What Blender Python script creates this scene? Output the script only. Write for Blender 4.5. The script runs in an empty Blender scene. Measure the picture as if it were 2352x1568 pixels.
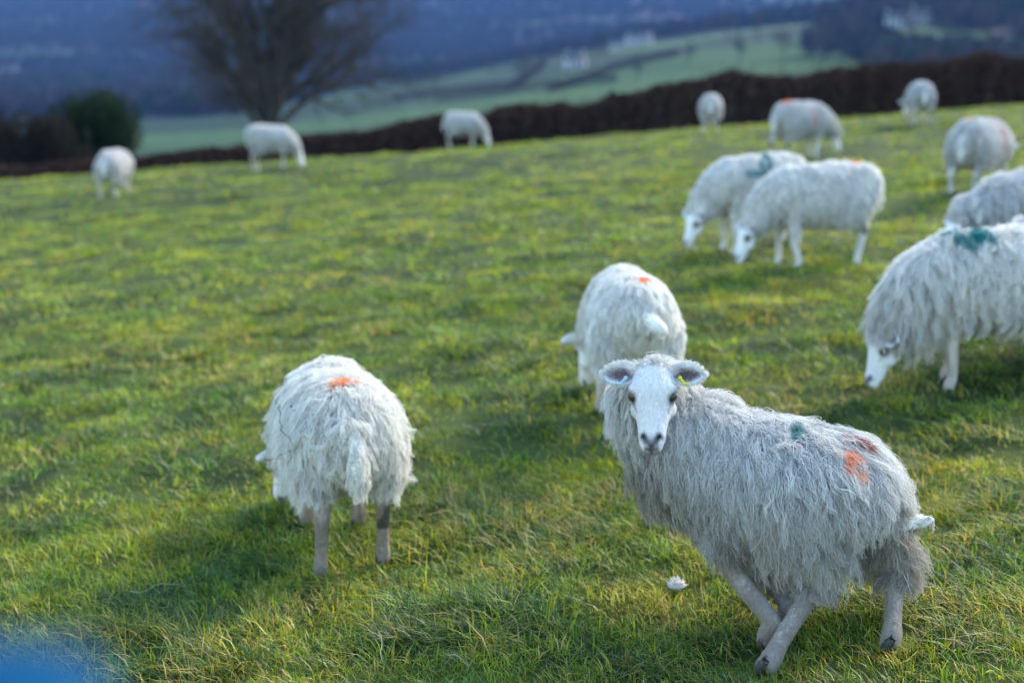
import bpy, math, random
import numpy as np
from mathutils import Vector, Matrix, kdtree

SC = bpy.context.scene
COL = SC.collection
PI = math.pi
rng = np.random.default_rng(7)

# ------------------------------------------------------------------ camera, sky, sun, exposure
CAM_Z = 1.85
FPX = 3267.0                      # focal length in pixels of a 2352 px wide picture (50 mm on 36 mm)
PITCH = math.atan((784 - 60) / FPX)
cd = bpy.data.cameras.new('camera')
cam = bpy.data.objects.new('camera', cd)
COL.objects.link(cam)
cam.location = (0, 0, CAM_Z)
cam.rotation_euler = (PI / 2 - PITCH, 0, 0)
cd.lens = 50.0
cd.sensor_width = 36.0
cd.clip_start = 0.05
cd.clip_end = 30000
cd.dof.use_dof = True
cd.dof.focus_distance = 4.18
cd.dof.aperture_fstop = 1.6
SC.camera = cam

SUN_AZ, SUN_EL = math.radians(48), math.radians(33)
world = bpy.data.worlds.new('World')
SC.world = world
world.use_nodes = True
wn = world.node_tree
sky = wn.nodes.new('ShaderNodeTexSky')
sky.sky_type = 'NISHITA'
sky.sun_disc = False
sky.sun_elevation = SUN_EL
sky.sun_rotation = SUN_AZ
sky.air_density = 1.5
sky.dust_density = 0.3
sky.ozone_density = 4.0
wn.links.new(sky.outputs[0], wn.nodes['Background'].inputs[0])
wn.nodes['Background'].inputs[1].default_value = 0.15
sl = bpy.data.lights.new('sun', 'SUN')
sl.energy = 2.1
sl.angle = math.radians(28)
sl.color = (1.0, 0.86, 0.66)
sun = bpy.data.objects.new('sun', sl)
COL.objects.link(sun)
SUN_DIR = Vector((math.sin(SUN_AZ) * math.cos(SUN_EL), math.cos(SUN_AZ) * math.cos(SUN_EL), math.sin(SUN_EL)))
sun.rotation_euler = SUN_DIR.to_track_quat('Z', 'Y').to_euler()
SC.view_settings.view_transform = 'Standard'
SC.view_settings.look = 'None'
SC.view_settings.exposure = 1.92
SC.view_settings.gamma = 1.0
SC.view_settings.use_curve_mapping = False
SC.render.engine = 'CYCLES'
cy = SC.cycles
cy.use_denoising = True
cy.max_bounces = 10
cy.diffuse_bounces = 6
cy.transmission_bounces = 6
cy.volume_bounces = 0
cy.sample_clamp_indirect = 6
SC.cycles_curves.shape = 'RIBBONS'
SC.cycles_curves.subdivisions = 2

# ------------------------------------------------------------------ small helpers
def tag(o, label=None, cat=None, group=None, kind=None):
    if label: o['label'] = label
    if cat: o['category'] = cat
    if group: o['group'] = group
    if kind: o['kind'] = kind
    return o

def link(name, data, parent=None):
    o = bpy.data.objects.new(name, data)
    COL.objects.link(o)
    if parent is not None: o.parent = parent
    return o

def empty(name, loc, rz=0.0):
    o = bpy.data.objects.new(name, None)
    COL.objects.link(o)
    o.location = loc
    o.rotation_euler = (0, 0, rz)
    o.empty_display_size = 0.1
    return o

def mesh_np(name, V, F, mat=None, smooth=True, col=None, attr='tint'):
    """F: (n,3) or (n,4) int array, or a list of such arrays"""
    Fs = F if isinstance(F, list) else [F]
    Fs = [np.asarray(f, np.int32) for f in Fs if len(f)]
    me = bpy.data.meshes.new(name)
    me.vertices.add(len(V))
    me.vertices.foreach_set('co', np.asarray(V, np.float32).ravel())
    loops = np.concatenate([f.ravel() for f in Fs])
    starts, o = [], 0
    for f in Fs:
        starts.append(o + np.arange(len(f)) * f.shape[1]); o += f.size
    starts = np.concatenate(starts)
    me.loops.add(len(loops))
    me.loops.foreach_set('vertex_index', loops)
    me.polygons.add(len(starts))
    me.polygons.foreach_set('loop_start', starts.astype(np.int32))
    me.update(calc_edges=True)
    me.validate()
    if smooth: me.polygons.foreach_set('use_smooth', np.ones(len(me.polygons), bool))
    if col is not None:
        a = me.attributes.new(attr, 'FLOAT_COLOR', 'POINT')
        c = np.ones((len(V), 4), np.float32); c[:, :3] = col
        a.data.foreach_set('color', c.ravel())
    if mat is not None: me.materials.append(mat)
    return me

def tubes(P, R, sides):
    """P (N,K,3), R (N,K) -> verts, quads of N tubes"""
    N, K, _ = P.shape
    T = np.gradient(P, axis=1)
    T /= np.linalg.norm(T, axis=2, keepdims=True) + 1e-9
    h = np.where(np.abs(T[..., 2:3]) > .9, np.array([1., 0, 0]), np.array([0, 0, 1.]))
    S = np.cross(h, T); S /= np.linalg.norm(S, axis=2, keepdims=True) + 1e-9
    U = np.cross(T, S)
    a = np.arange(sides) * 2 * PI / sides
    V = P[:, :, None] + R[:, :, None, None] * (S[:, :, None] * np.cos(a)[:, None] + U[:, :, None] * np.sin(a)[:, None])
    i = np.arange(N)[:, None, None] * K * sides
    k = np.arange(K - 1)[None, :, None] * sides
    j = np.arange(sides)[None, None, :]; j2 = (j + 1) % sides
    F = np.stack([i + k + j, i + k + j2, i + k + sides + j2, i + k + sides + j], -1).reshape(-1, 4)
    return V.reshape(-1, 3), F

def merge(parts):
    V, F, C, o = [], [], [], 0
    for p in parts:
        V.append(p[0]); F.append(np.asarray(p[1]) + o); o += len(p[0])
        if len(p) > 2: C.append(p[2])
    return np.concatenate(V), F, (np.concatenate(C) if C else None)

def box(c, s):
    c, s = np.array(c, float), np.array(s, float) / 2
    V = np.array([[x, y, z] for x in (-1, 1) for y in (-1, 1) for z in (-1, 1)]) * s + c
    F = np.array([[0, 1, 3, 2], [4, 6, 7, 5], [0, 4, 5, 1], [2, 3, 7, 6], [0, 2, 6, 4], [1, 5, 7, 3]])
    return V, F

def smooth(e0, e1, x):
    t = np.clip((x - e0) / (e1 - e0), 0, 1)
    return t * t * (3 - 2 * t)

_tab = rng.random((256, 256))
def vnoise(x, y):
    x = np.asarray(x, float); y = np.asarray(y, float)
    xi, yi = np.floor(x).astype(int), np.floor(y).astype(int)
    fx, fy = x - xi, y - yi
    fx, fy = fx * fx * (3 - 2 * fx), fy * fy * (3 - 2 * fy)
    a, b = _tab[xi & 255, yi & 255], _tab[(xi + 1) & 255, yi & 255]
    c, d = _tab[xi & 255, (yi + 1) & 255], _tab[(xi + 1) & 255, (yi + 1) & 255]
    return (a * (1 - fx) + b * fx) * (1 - fy) + (c * (1 - fx) + d * fx) * fy
def fbm(x, y, n=3):
    s, a, t = 0, 1, 0
    for i in range(n):
        s = s + a * vnoise(x * 2 ** i + 17.3 * i, y * 2 ** i + 5.1 * i); t += a; a *= .5
    return s / t

# ------------------------------------------------------------------ materials
def mat(name):
    m = bpy.data.materials.new(name)
    m.use_nodes = True
    nt = m.node_tree
    nt.nodes.clear()
    out = nt.nodes.new('ShaderNodeOutputMaterial')
    return m, nt, out

def N(nt, t, **kw):
    n = nt.nodes.new(t)
    for k, v in kw.items(): setattr(n, k, v)
    return n

def principled(name, col=(.5, .5, .5), rough=.8, attr=None, noise=None, spec=.3, bump=None, metallic=0):
    """attr: colour attribute name; noise: (scale, low, high) multiplies the colour; bump: (scale, distance)"""
    m, nt, out = mat(name)
    b = N(nt, 'ShaderNodeBsdfPrincipled')
    b.inputs['Roughness'].default_value = rough
    b.inputs['Specular IOR Level'].default_value = spec
    b.inputs['Metallic'].default_value = metallic
    b.inputs['Base Color'].default_value = (*col, 1)
    src = None
    if attr:
        a = N(nt, 'ShaderNodeAttribute', attribute_name=attr); src = a.outputs['Color']
    if noise:
        tc = N(nt, 'ShaderNodeTexCoord')
        nz = N(nt, 'ShaderNodeTexNoise'); nz.inputs['Scale'].default_value = noise[0]; nz.inputs['Detail'].default_value = 5
        nt.links.new(tc.outputs['Object'], nz.inputs['Vector'])
        mr = N(nt, 'ShaderNodeMapRange'); mr.inputs[1].default_value = .3; mr.inputs[2].default_value = .7
        mr.inputs[3].default_value = noise[1]; mr.inputs[4].default_value = noise[2]
        nt.links.new(nz.outputs['Fac'], mr.inputs[0])
        mx = N(nt, 'ShaderNodeMix', data_type='RGBA', blend_type='MULTIPLY'); mx.inputs[0].default_value = 1
        if src: nt.links.new(src, mx.inputs[6])
        else: mx.inputs[6].default_value = (*col, 1)
        nt.links.new(mr.outputs[0], mx.inputs[7]); src = mx.outputs[2]
    if src: nt.links.new(src, b.inputs['Base Color'])
    if bump:
        tc = N(nt, 'ShaderNodeTexCoord')
        nz = N(nt, 'ShaderNodeTexNoise'); nz.inputs['Scale'].default_value = bump[0]; nz.inputs['Detail'].default_value = 6
        nt.links.new(tc.outputs['Object'], nz.inputs['Vector'])
        bp = N(nt, 'ShaderNodeBump'); bp.inputs['Distance'].default_value = bump[1]
        nt.links.new(nz.outputs['Fac'], bp.inputs['Height']); nt.links.new(bp.outputs[0], b.inputs['Normal'])
    nt.links.new(b.outputs[0], out.inputs[0])
    return m

def fibre(name, attr='tint', trans=.35, var=.0):
    """diffuse + translucent shading for wool, hair, leaves and blades, coloured by an attribute"""
    m, nt, out = mat(name)
    a = N(nt, 'ShaderNodeAttribute', attribute_name=attr)
    d = N(nt, 'ShaderNodeBsdfDiffuse'); t = N(nt, 'ShaderNodeBsdfTranslucent'); mx = N(nt, 'ShaderNodeMixShader')
    mx.inputs[0].default_value = trans
    nt.links.new(a.outputs['Color'], d.inputs[0]); nt.links.new(a.outputs['Color'], t.inputs[0])
    nt.links.new(d.outputs[0], mx.inputs[1]); nt.links.new(t.outputs[0], mx.inputs[2])
    nt.links.new(mx.outputs[0], out.inputs[0])
    return m

M_WOOL = fibre('wool', trans=.30)
M_SKIN = principled('sheep_skin', attr='tint', rough=.85, noise=(14, .86, 1.08), spec=.15)
M_HOOF = principled('horn', (.05, .042, .036), rough=.6, noise=(60, .6, 1.3))
M_EYE = principled('eye', attr='tint', rough=.12, spec=.6)
M_TAGY = principled('yellow_plastic', (.62, .58, .02), rough=.4, noise=(80, .8, 1.1))
M_TAGB = principled('pale_blue_plastic', (.42, .60, .66), rough=.4, noise=(80, .8, 1.1))
M_BARK = principled('bark', (.050, .042, .034), rough=.95, noise=(6, .55, 1.4), bump=(12, .03))
M_TWIG = fibre('twig', trans=.0)
M_LEAF = fibre('leaf', trans=.30)
M_POST = principled('weathered_wood', (.16, .15, .13), rough=.9, noise=(9, .6, 1.3), bump=(40, .01))
M_GATE = principled('blue_post_paint', (.0, .050, .125), rough=.75, spec=.05, noise=(25, .75, 1.1))
M_WALL = principled('white_render', (.50, .49, .48), rough=.9, noise=(.8, .85, 1.05))
M_ROOF = principled('slate', (.09, .09, .10), rough=.8, noise=(2, .7, 1.2))
M_GLASS = principled('window_glass', (.03, .035, .04), rough=.08, spec=.6)
M_DOOR = principled('door_paint', (.05, .09, .06), rough=.5, noise=(5, .8, 1.1))
M_FLUFF = fibre('feather', trans=.35)

# blades of grass: colour attribute, shifted by place (patches) and per tuft
M_GRASS, nt, out = mat('grass_blade')
a = N(nt, 'ShaderNodeAttribute', attribute_name='tint')
geo = N(nt, 'ShaderNodeNewGeometry'); oi = N(nt, 'ShaderNodeObjectInfo')
n1 = N(nt, 'ShaderNodeTexNoise'); n1.inputs['Scale'].default_value = 2.6; n1.inputs['Detail'].default_value = 4
nt.links.new(geo.outputs['Position'], n1.inputs['Vector'])
r1 = N(nt, 'ShaderNodeMapRange'); r1.inputs[1].default_value = .38; r1.inputs[2].default_value = .64
nt.links.new(n1.outputs['Fac'], r1.inputs[0])
mx = N(nt, 'ShaderNodeMix', data_type='RGBA', blend_type='MULTIPLY'); mx.inputs[0].default_value = 1
rmp = N(nt, 'ShaderNodeMix', data_type='RGBA'); rmp.inputs[6].default_value = (.56, .78, .60, 1); rmp.inputs[7].default_value = (1.30, 1.13, .80, 1)
nt.links.new(r1.outputs[0], rmp.inputs[0])
nt.links.new(a.outputs['Color'], mx.inputs[6]); nt.links.new(rmp.outputs[2], mx.inputs[7])
hs = N(nt, 'ShaderNodeHueSaturation')
r2 = N(nt, 'ShaderNodeMapRange'); r2.inputs[3].default_value = .70; r2.inputs[4].default_value = 1.30
nt.links.new(oi.outputs['Random'], r2.inputs[0]); nt.links.new(r2.outputs[0], hs.inputs['Value'])
nt.links.new(mx.outputs[2], hs.inputs['Color'])
d = N(nt, 'ShaderNodeBsdfDiffuse'); t = N(nt, 'ShaderNodeBsdfTranslucent'); ms = N(nt, 'ShaderNodeMixShader'); ms.inputs[0].default_value = .45
nt.links.new(hs.outputs[0], d.inputs[0]); nt.links.new(hs.outputs[0], t.inputs[0])
nt.links.new(d.outputs[0], ms.inputs[1]); nt.links.new(t.outputs[0], ms.inputs[2])
gl = N(nt, 'ShaderNodeBsdfGlossy'); gl.inputs['Roughness'].default_value = .45; gl.inputs[0].default_value = (.9, .95, 1, 1)
m2 = N(nt, 'ShaderNodeMixShader'); m2.inputs[0].default_value = .04
nt.links.new(ms.outputs[0], m2.inputs[1]); nt.links.new(gl.outputs[0], m2.inputs[2]); nt.links.new(m2.outputs[0], out.inputs[0])

# ------------------------------------------------------------------ the land
A_, B_ = .076, -.008
_py = np.array([-9e3, 25, 28, 33, 48, 70, 120, 250, 500, 900, 1300, 1800, 2400, 3000, 4000, 9000.])
_pz = np.array([0, 0, -.12, -.75, -3.0, -5.6, -11, -19, -28, -38, -34, 2, 52, 88, 110, 120.])
_fy = np.arange(0, 9000, 1.0)
_fz = np.interp(_fy, _py, _pz)
for w_ in (5, 5): _fz[20:300] = np.convolve(_fz, np.ones(w_) / w_, 'same')[20:300]
_k = np.ones(121) / 121
_sm = np.convolve(np.pad(_fz, 60, 'edge'), _k, 'valid')
_bl = smooth(150, 350, _fy)
_fz = _fz * (1 - _bl) + _sm * _bl

def G(x, y, bumps=True):
    x = np.asarray(x, float); y = np.asarray(y, float)
    z = A_ * 90 * np.tanh(x / 90) + B_ * np.clip(y, -50, 60)
    z = z + np.interp(y, _fy, _fz)
    r = np.hypot(x, y)
    # the spur that climbs to the right across the valley
    az = x / np.maximum(y, 1)
    sp = smooth(330, 760, y) * (1 - smooth(1000, 1350, y))
    z = z + sp * 42 * smooth(-210, 330, x)
    # hills: uneven tops, lower towards the left end
    far = smooth(1500, 2600, y)
    z = z + far * (26 * (fbm(x / 700 + 3, y / 900, 3) - .5) - 46 * smooth(-.315, -.40, az) + 8 * smooth(-.1, .2, az))
    z = z + smooth(60, 300, r) * 2.5 * (fbm(x / 60, y / 60, 3) - .5)
    if bumps:
        near = 1 - smooth(30, 60, r)
        z = z + near * (.085 * (fbm(x / .50 + 40, y / .50, 3) - .5) + .10 * (fbm(x / 2.3, y / 2.3 + 9, 2) - .5))
    return z

def ray(px, py):
    """direction of the line of sight through a picture point (2352 x 1568 picture)"""
    v = np.array([(px - 1176) / FPX, 1.0, -(py - 784) / FPX])
    c, s = math.cos(PITCH), math.sin(PITCH)
    v = np.array([v[0], v[1] * c + v[2] * s, v[2] * c - v[1] * s])
    return v / v[1]

def spot(px, py, lo=2.0, hi=6000.0):
    """where that line of sight meets the land"""
    d = ray(px, py)
    t = np.exp(np.linspace(math.log(lo), math.log(hi), 6000))
    below = CAM_Z + d[2] * t < G(d[0] * t, t, False)
    i = int(np.argmax(below)) if below.any() else len(t) - 1
    return d[0] * t[i], t[i]

def gz(x, y): return float(G(x, y))

# one sheet, tessellated in rings so that the near turf is finely modelled
rr = np.concatenate([[0.0], np.exp(np.arange(math.log(1.2), math.log(34), .0085)), np.exp(np.arange(math.log(34.3), math.log(8800), .022)), [9000.]])
fine = np.arange(-36, 36.01, .33)
aa = np.radians(np.concatenate([np.arange(-180, -36, 4.0), fine, np.arange(40, 180, 4.0)]))
RR, AA = np.meshgrid(rr, aa, indexing='ij')
GX, GY = RR * np.sin(AA), RR * np.cos(AA)
GZ = G(GX, GY)
nr, na = GX.shape
i, j = np.meshgrid(np.arange(nr - 1), np.arange(na), indexing='ij')
j2 = (j + 1) % na
F = np.stack([i * na + j, (i + 1) * na + j, (i + 1) * na + j2, i * na + j2], -1).reshape(-1, 4)
V = np.stack([GX, GY, GZ], -1).reshape(-1, 3)
x, y = V[:, 0], V[:, 1]
r = np.hypot(x, y)
# land cover: turf soil near, pasture fields in the valley, winter woodland on the hills
turf = np.array([.055, .070, .020])
cell = np.floor((x * .9 + y * .45 + 30 * fbm(x / 150, y / 150, 2)) / 95) * 7.13 + np.floor((y * .9 - x * .40 + 30 * fbm(x / 170 + 5, y / 150, 2)) / 60) * 3.77
h1 = np.modf(np.abs(np.sin(cell) * 437.58))[0]
pasture = np.stack([.006 + .032 * h1, .020 + .066 * h1, .008 + .012 * h1], -1)
wood = np.array([.050, .038, .044]) * (0.35 + 1.3 * smooth(.3, .7, fbm(x / 90, y / 160, 3)))[:, None]
# woodland where the hills stand and on both flanks of the valley; pasture on the slope between and in a few clearings
def woods(x, y):
    nz = fbm(x / 130 + 11, y / 170, 3) - .5
    m = smooth(1000, 1200, y + 500 * nz)
    m = np.maximum(m, smooth(-60, -110, x + 90 * nz + .10 * (y - 400)) * smooth(600, 660, y + 80 * nz))
    m = np.maximum(m, smooth(105, 150, x + 120 * nz - .10 * (y - 500)) * smooth(260, 340, y))
    for cx, cy, rx, ry in ((-130, 2700, 120, 260), (-505, 1480, 130, 60), (-330, 1800, 70, 90), (330, 1500, 100, 60), (120, 1750, 160, 70), (-60, 1350, 130, 60), (-700, 1900, 120, 70), (420, 2100, 150, 90),
                           (77, 840, 45, 110), (-430, 1230, 60, 90), (163, 570, 16, 90), (176, 570, 16, 90), (27, 600, 14, 60)):
        m = m * smooth(.8, 1.2, np.hypot((x - cx) / rx, (y - cy) / ry))
    return m
wmask = woods(x, y)
c = pasture * (1 - wmask[:, None]) + wood * wmask[:, None]
k = smooth(36, 70, r)[:, None]
tw = fbm(x / .33 + 40, y / .33, 3)[:, None]
turf = np.array([.050, .066, .014]) * (1 - smooth(.42, .62, tw)) + np.array([.022, .034, .009]) * smooth(.42, .62, tw)
c = turf * (1 - k) + c * k
M_LAND = principled('land', attr='tint', rough=.95, noise=(.25, .85, 1.15), spec=.1)
ground = link('ground', mesh_np('ground', V, F, M_LAND, col=c))
tag(ground, kind='structure')
# ------------------------------------------------------------------ sheep
def unit(v):
    v = np.asarray(v, float); return v / (np.linalg.norm(v) + 1e-12)

def catmull(P, sub):
    P = np.asarray(P, float)
    Q = np.vstack([2 * P[0] - P[1], P, 2 * P[-1] - P[-2]])
    out = []
    for i in range(len(P) - 1):
        p0, p1, p2, p3 = Q[i:i + 4]
        for t in np.arange(sub) / sub:
            out.append(.5 * ((2 * p1) + (p2 - p0) * t + (2 * p0 - 5 * p1 + 4 * p2 - p3) * t * t + (3 * p1 - p0 - 3 * p2 + p3) * t ** 3))
    out.append(P[-1])
    return np.array(out)

def loft(path, rad, hint, n=20, sub=4):
    D = catmull(np.hstack([path, np.broadcast_to(np.asarray(rad, float).reshape(len(path), -1), (len(path), 2))]), sub)
    P, R = D[:, :3], np.maximum(D[:, 3:], .004)
    T = np.gradient(P, axis=0); T /= np.linalg.norm(T, axis=1, keepdims=True)
    S = np.cross(np.broadcast_to(hint, T.shape), T); S /= np.linalg.norm(S, axis=1, keepdims=True)
    U = np.cross(T, S)
    a = np.arange(n) * 2 * PI / n
    V = P[:, None] + R[:, :1, None] * S[:, None] * np.cos(a)[:, None] + R[:, 1:, None] * U[:, None] * np.sin(a)[:, None]
    K = len(P)
    k, j = np.meshgrid(np.arange(K - 1), np.arange(n), indexing='ij'); j2 = (j + 1) % n
    F = np.stack([k * n + j, k * n + j2, (k + 1) * n + j2, (k + 1) * n + j], -1).reshape(-1, 4)
    V = np.vstack([V.reshape(-1, 3), P[:1], P[-1:]])
    c = K * n
    jj = np.arange(n); j2 = (jj + 1) % n
    C1 = np.stack([jj * 0 + c, j2, jj], -1)
    C2 = np.stack([jj * 0 + c + 1, (K - 1) * n + jj, (K - 1) * n + j2], -1)
    return V, [F, C1, C2], P, R.mean(1)

def ball(c, r, nu=14, nv=10):
    u = np.arange(nu) * 2 * PI / nu; v = np.linspace(0, PI, nv + 2)[1:-1]
    U, Vv = np.meshgrid(u, v)
    P = np.stack([np.cos(U) * np.sin(Vv), np.sin(U) * np.sin(Vv), np.cos(Vv)], -1).reshape(-1, 3)
    P = np.vstack([P, [[0, 0, 1]], [[0, 0, -1]]])
    i, j = np.meshgrid(np.arange(nv - 1), np.arange(nu), indexing='ij'); j2 = (j + 1) % nu
    F = np.stack([i * nu + j, (i + 1) * nu + j, (i + 1) * nu + j2, i * nu + j2], -1).reshape(-1, 4)
    jj = np.arange(nu); j2 = (jj + 1) % nu; n = nu * nv
    return np.asarray(c) + P * np.asarray(r), [F, np.stack([jj * 0 + n, jj, j2], -1), np.stack([jj * 0 + n + 1, (nv - 1) * nu + j2, (nv - 1) * nu + jj], -1)], P

def seg_dist(P, A, B):
    A, B = np.asarray(A, float), np.asarray(B, float)
    d = B - A; t = np.clip(((P - A) @ d) / (d @ d), 0, 1)
    return np.linalg.norm(P - A - t[:, None] * d, axis=1)

HEAD_U = np.array([-.03, -.01, .02, .06, .09, .13, .17, .205, .232, .250, .259])
HEAD_A = np.array([.042, .060, .072, .075, .067, .056, .047, .043, .039, .028, .012])
HEAD_B = np.array([.046, .062, .070, .074, .068, .060, .052, .047, .042, .030, .012])
HEAD_C = np.array([-.012, -.004, 0, -.004, -.009, -.014, -.018, -.021, -.024, -.027, -.028])

def make_sheep(spec):
    s = spec.get('s', 1.0)
    x0, y0 = spec['at']
    h = spec['heading'] * PI / 180
    f = np.array([math.cos(h), math.sin(h)]); l = np.array([-f[1], f[0]])
    g0 = float(G(x0, y0, False)) - .015
    R3 = np.array([[f[0], l[0], 0], [f[1], l[1], 0], [0, 0, 1.]])
    def footz(px, py):
        w = np.array([x0, y0]) + f * px + l * py
        return float(G(w[0], w[1], False)) - .012 - g0
    def to_local(wx, wy):
        d = np.array([wx - x0, wy - y0]); return d @ f, d @ l
    root = empty('sheep', (x0, y0, g0), h)
    if 'neck' not in spec: root.scale = (spec.get('lx', .86), .96, 1.0)
    tag(root, spec['label'], 'sheep', 'flock of white sheep grazing on the pasture')
    fine = spec.get('voxel', .016)
    L = []            # lofts: verts, faces, centres, radii, kind
    def add(path, rad, hint, kind, n=20):
        V, F, P, R = loft(np.array(path, float), rad, np.array(hint, float), n)
        L.append((V, F, P, R, kind))
    fat = spec.get('fat', 1.0)
    dz = spec.get('rump_drop', 0.0)
    body = np.array([[-.52, .475, .07, .09], [-.47, .49, .155, .165], [-.34, .50, .205, .20], [-.12, .485, .225, .212],
                     [.10, .48, .215, .208], [.28, .49, .185, .195], [.40, .50, .140, .165], [.48, .50, .07, .09]])
    bend = spec.get('bend', 0.0)
    LX = spec.get('long', .86); WD = spec.get('wide', .86)
    body[:, 0] = np.where(body[:, 0] < 0, body[:, 0] * (2 * LX - 1), body[:, 0]); body[:, 2] *= WD
    path = [[b[0] * s, bend * s * (b[0] ** 2), (b[1] - dz * (.5 - b[0] if b[0] < .5 else 0)) * s] for b in body]
    add(path, [[b[2] * s * fat, b[3] * s * fat] for b in body], (0, 0, 1), 0, 28)
    # neck and head
    if 'neck' in spec:
        nk = np.array(spec['neck'], float) * s
        O = np.array(spec['head_at']) * s; u = unit(spec['head_u']); w = unit(spec['head_w'])
    else:
        yw = spec.get('yaw', 0) * PI / 180; pz = spec.get('poll_z', .33)
        def turn(p, k):
            c, q = math.cos(yw * k), math.sin(yw * k); dx = p[0] - .30
            return [.30 + dx * c, dx * q, p[1]]
        nk = np.array([turn((.28, .50), 0) + [.185, .19], turn((.42, .46), .6) + [.145, .16], turn((.54, (.46 + pz) / 2 + .01), .9) + [.105, .12],
                       turn((.63, pz), 1) + [.080, .085]]) * s
        O = np.array(turn((.63, pz + .005), 1)) * s
        pit = spec.get('pitch', 62) * PI / 180
        u = np.array([math.cos(yw) * math.cos(pit), math.sin(yw) * math.cos(pit), -math.sin(pit)])
        w = np.array([math.cos(yw) * math.sin(pit), math.sin(yw) * math.sin(pit), math.cos(pit)])
    w = unit(w - u * (u @ w)); sd = np.cross(w, u)          # sd: the animal's left when w is up and u forward
    add(nk[:, :3], nk[:, 3:], w if 'neck' in spec else (0.3, 0, 1), 1)
    hs = s * spec.get('head_s', 1.0)
    hp = [O + (u * a + w * c) * hs for a, c in zip(HEAD_U, HEAD_C)]
    add(hp, np.stack([HEAD_A, HEAD_B], -1) * hs, w, 2, 24)
    def hd(a, b, c): return O + (u * a + sd * b + w * c) * hs
    extra = [ball(hd(.058, .054 * q, .030), np.array([.026] * 3) * hs)[:2] for q in (-1, 1)]      # brows
    extra += [ball(hd(.10, .040 * q, -.040), np.array([.036] * 3) * hs)[:2] for q in (-1, 1)]    # cheeks
    # legs: (hip, stifle, hock, fetlock, hoof)
    lg = spec.get('legs', {})
    def front(q, fx, fy, lift=0):
        fz = footz(fx * s, fy * s) / s + lift
        top = np.array([.27, q * .10, .43]); ft = np.array([fx, fy, fz])
        kn = np.array([.6 * fx + .4 * .29 + .012, .5 * fy + .5 * q * .11, fz + .215])
        add(np.array([top, [(.27 + kn[0]) / 2, q * .112, .32], kn + [0, 0, .03], kn - [.004, 0, .03], ft + [-.018, 0, .085], ft + [-.005, 0, .05], ft + [.004, 0, .004]]) * s,
            np.array([[.075, .095], [.052, .062], [.034, .036], [.029, .031], [.025, .027], [.029, .031], [.027, .032]]) * s, (1, 0, 0), 3, 16)
        return ft * s
    def hind(q, fx, fy, lift=0, hip=(-.24, .50)):
        fz = footz(fx * s, fy * s) / s + lift
        top = np.array([hip[0], q * .105, hip[1] - dz]); ft = np.array([fx, fy, fz])
        hk = np.array(lg['hock' + ('L' if q > 0 else 'R')]) if 'hock' + ('L' if q > 0 else 'R') in lg else np.array([fx - .045, .6 * fy + .4 * q * .12, fz + .255])
        st = np.array([hip[0] + .10 + .35 * (fx + .29), q * .135, (hip[1] + hk[2]) / 2 - dz * .5])
        add(np.array([top, st, hk * .55 + st * .45 - [.02, 0, 0], hk, hk * .9 + ft * .1 - [0, 0, .03], ft + (hk - ft) * .34, ft + (hk - ft) * .17, ft + [.004, 0, .004]]) * s,
            np.array([[.095, .16], [.066, .115], [.044, .062], [.030, .042], [.025, .032], [.0235, .025], [.0275, .030], [.026, .033]]) * s, (1, 0, 0), 4, 16)
        return ft * s
    if 'feet' in spec:
        pts = [to_local(*spot(*p)) for p in spec['feet']]
        pts = [(a / s, b / s) for a, b in pts]
    else:
        k = spec.get('step', 0.0)
        pts = [(.29 + k, .11), (.29 - k, -.11), (-.30 - k, .13), (-.30 + k, -.13)]
    feet = [front(1, *pts[0]), front(-1, *pts[1]), hind(1, *pts[2]), hind(-1, *pts[3])]
    # tail
    tl = np.array(spec.get('tail', [[-.36, 0, .60], [-.43, 0, .55], [-.46, 0, .46], [-.46, 0, .37], [-.455, 0, .33]])) * s
    add(tl, np.array(spec.get('tail_r', [.030, .036, .038, .030, .012]))[:, None].repeat(2, 1) * s, (1, 0, 0) if 'tail' not in spec else (0, 0, 1), 5, 12)
    # one skin over everything
    V, F, _ = merge([(v, np.zeros((0, 4), int)) for v, *_ in L] + [(e[0], np.zeros((0, 4), int)) for e in extra])
    Fa, o = [], 0
    for v, ff, *_ in L:
        Fa += [q + o for q in ff]; o += len(v)
    for v, ff in extra:
        Fa += [q + o for q in ff]; o += len(v)
    raw = mesh_np('raw', V, Fa)
    tmp = link('tmp', raw)
    m1 = tmp.modifiers.new('r', 'REMESH'); m1.mode = 'VOXEL'; m1.voxel_size = fine * s
    m2 = tmp.modifiers.new('s', 'SMOOTH'); m2.factor = .5; m2.iterations = max(3, int(.05 / fine))
    dg = bpy.context.evaluated_depsgraph_get(); dg.update()
    me = bpy.data.meshes.new_from_object(tmp.evaluated_get(dg))
    bpy.data.objects.remove(tmp); bpy.data.meshes.remove(raw)
    nv = len(me.vertices)
    V = np.empty(nv * 3, np.float32); me.vertices.foreach_get('co', V); V = V.reshape(-1, 3).astype(float)
    me.calc_loop_triangles()
    T = np.empty(len(me.loop_triangles) * 3, np.int32); me.loop_triangles.foreach_get('vertices', T); T = T.reshape(-1, 3)
    Nn = np.empty(nv * 3, np.float32); me.vertices.foreach_get('normal', Nn); Nn = Nn.reshape(-1, 3).astype(float)
    # which limb each point of the skin belongs to
    C = np.concatenate([q[2] for q in L]); Rr = np.concatenate([q[3] for q in L])
    K = np.concatenate([np.full(len(q[2]), q[4]) for q in L]); TT = np.concatenate([np.linspace(0, 1, len(q[2])) for q in L])
    kind = np.empty(nv, int); tt = np.empty(nv)
    for a in range(0, nv, 8000):
        dd = np.linalg.norm(V[a:a + 8000, None] - C[None], axis=2) / Rr
        b = dd.argmin(1); kind[a:a + 8000] = K[b]; tt[a:a + 8000] = TT[b]
    z = V[:, 2] / s
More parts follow.
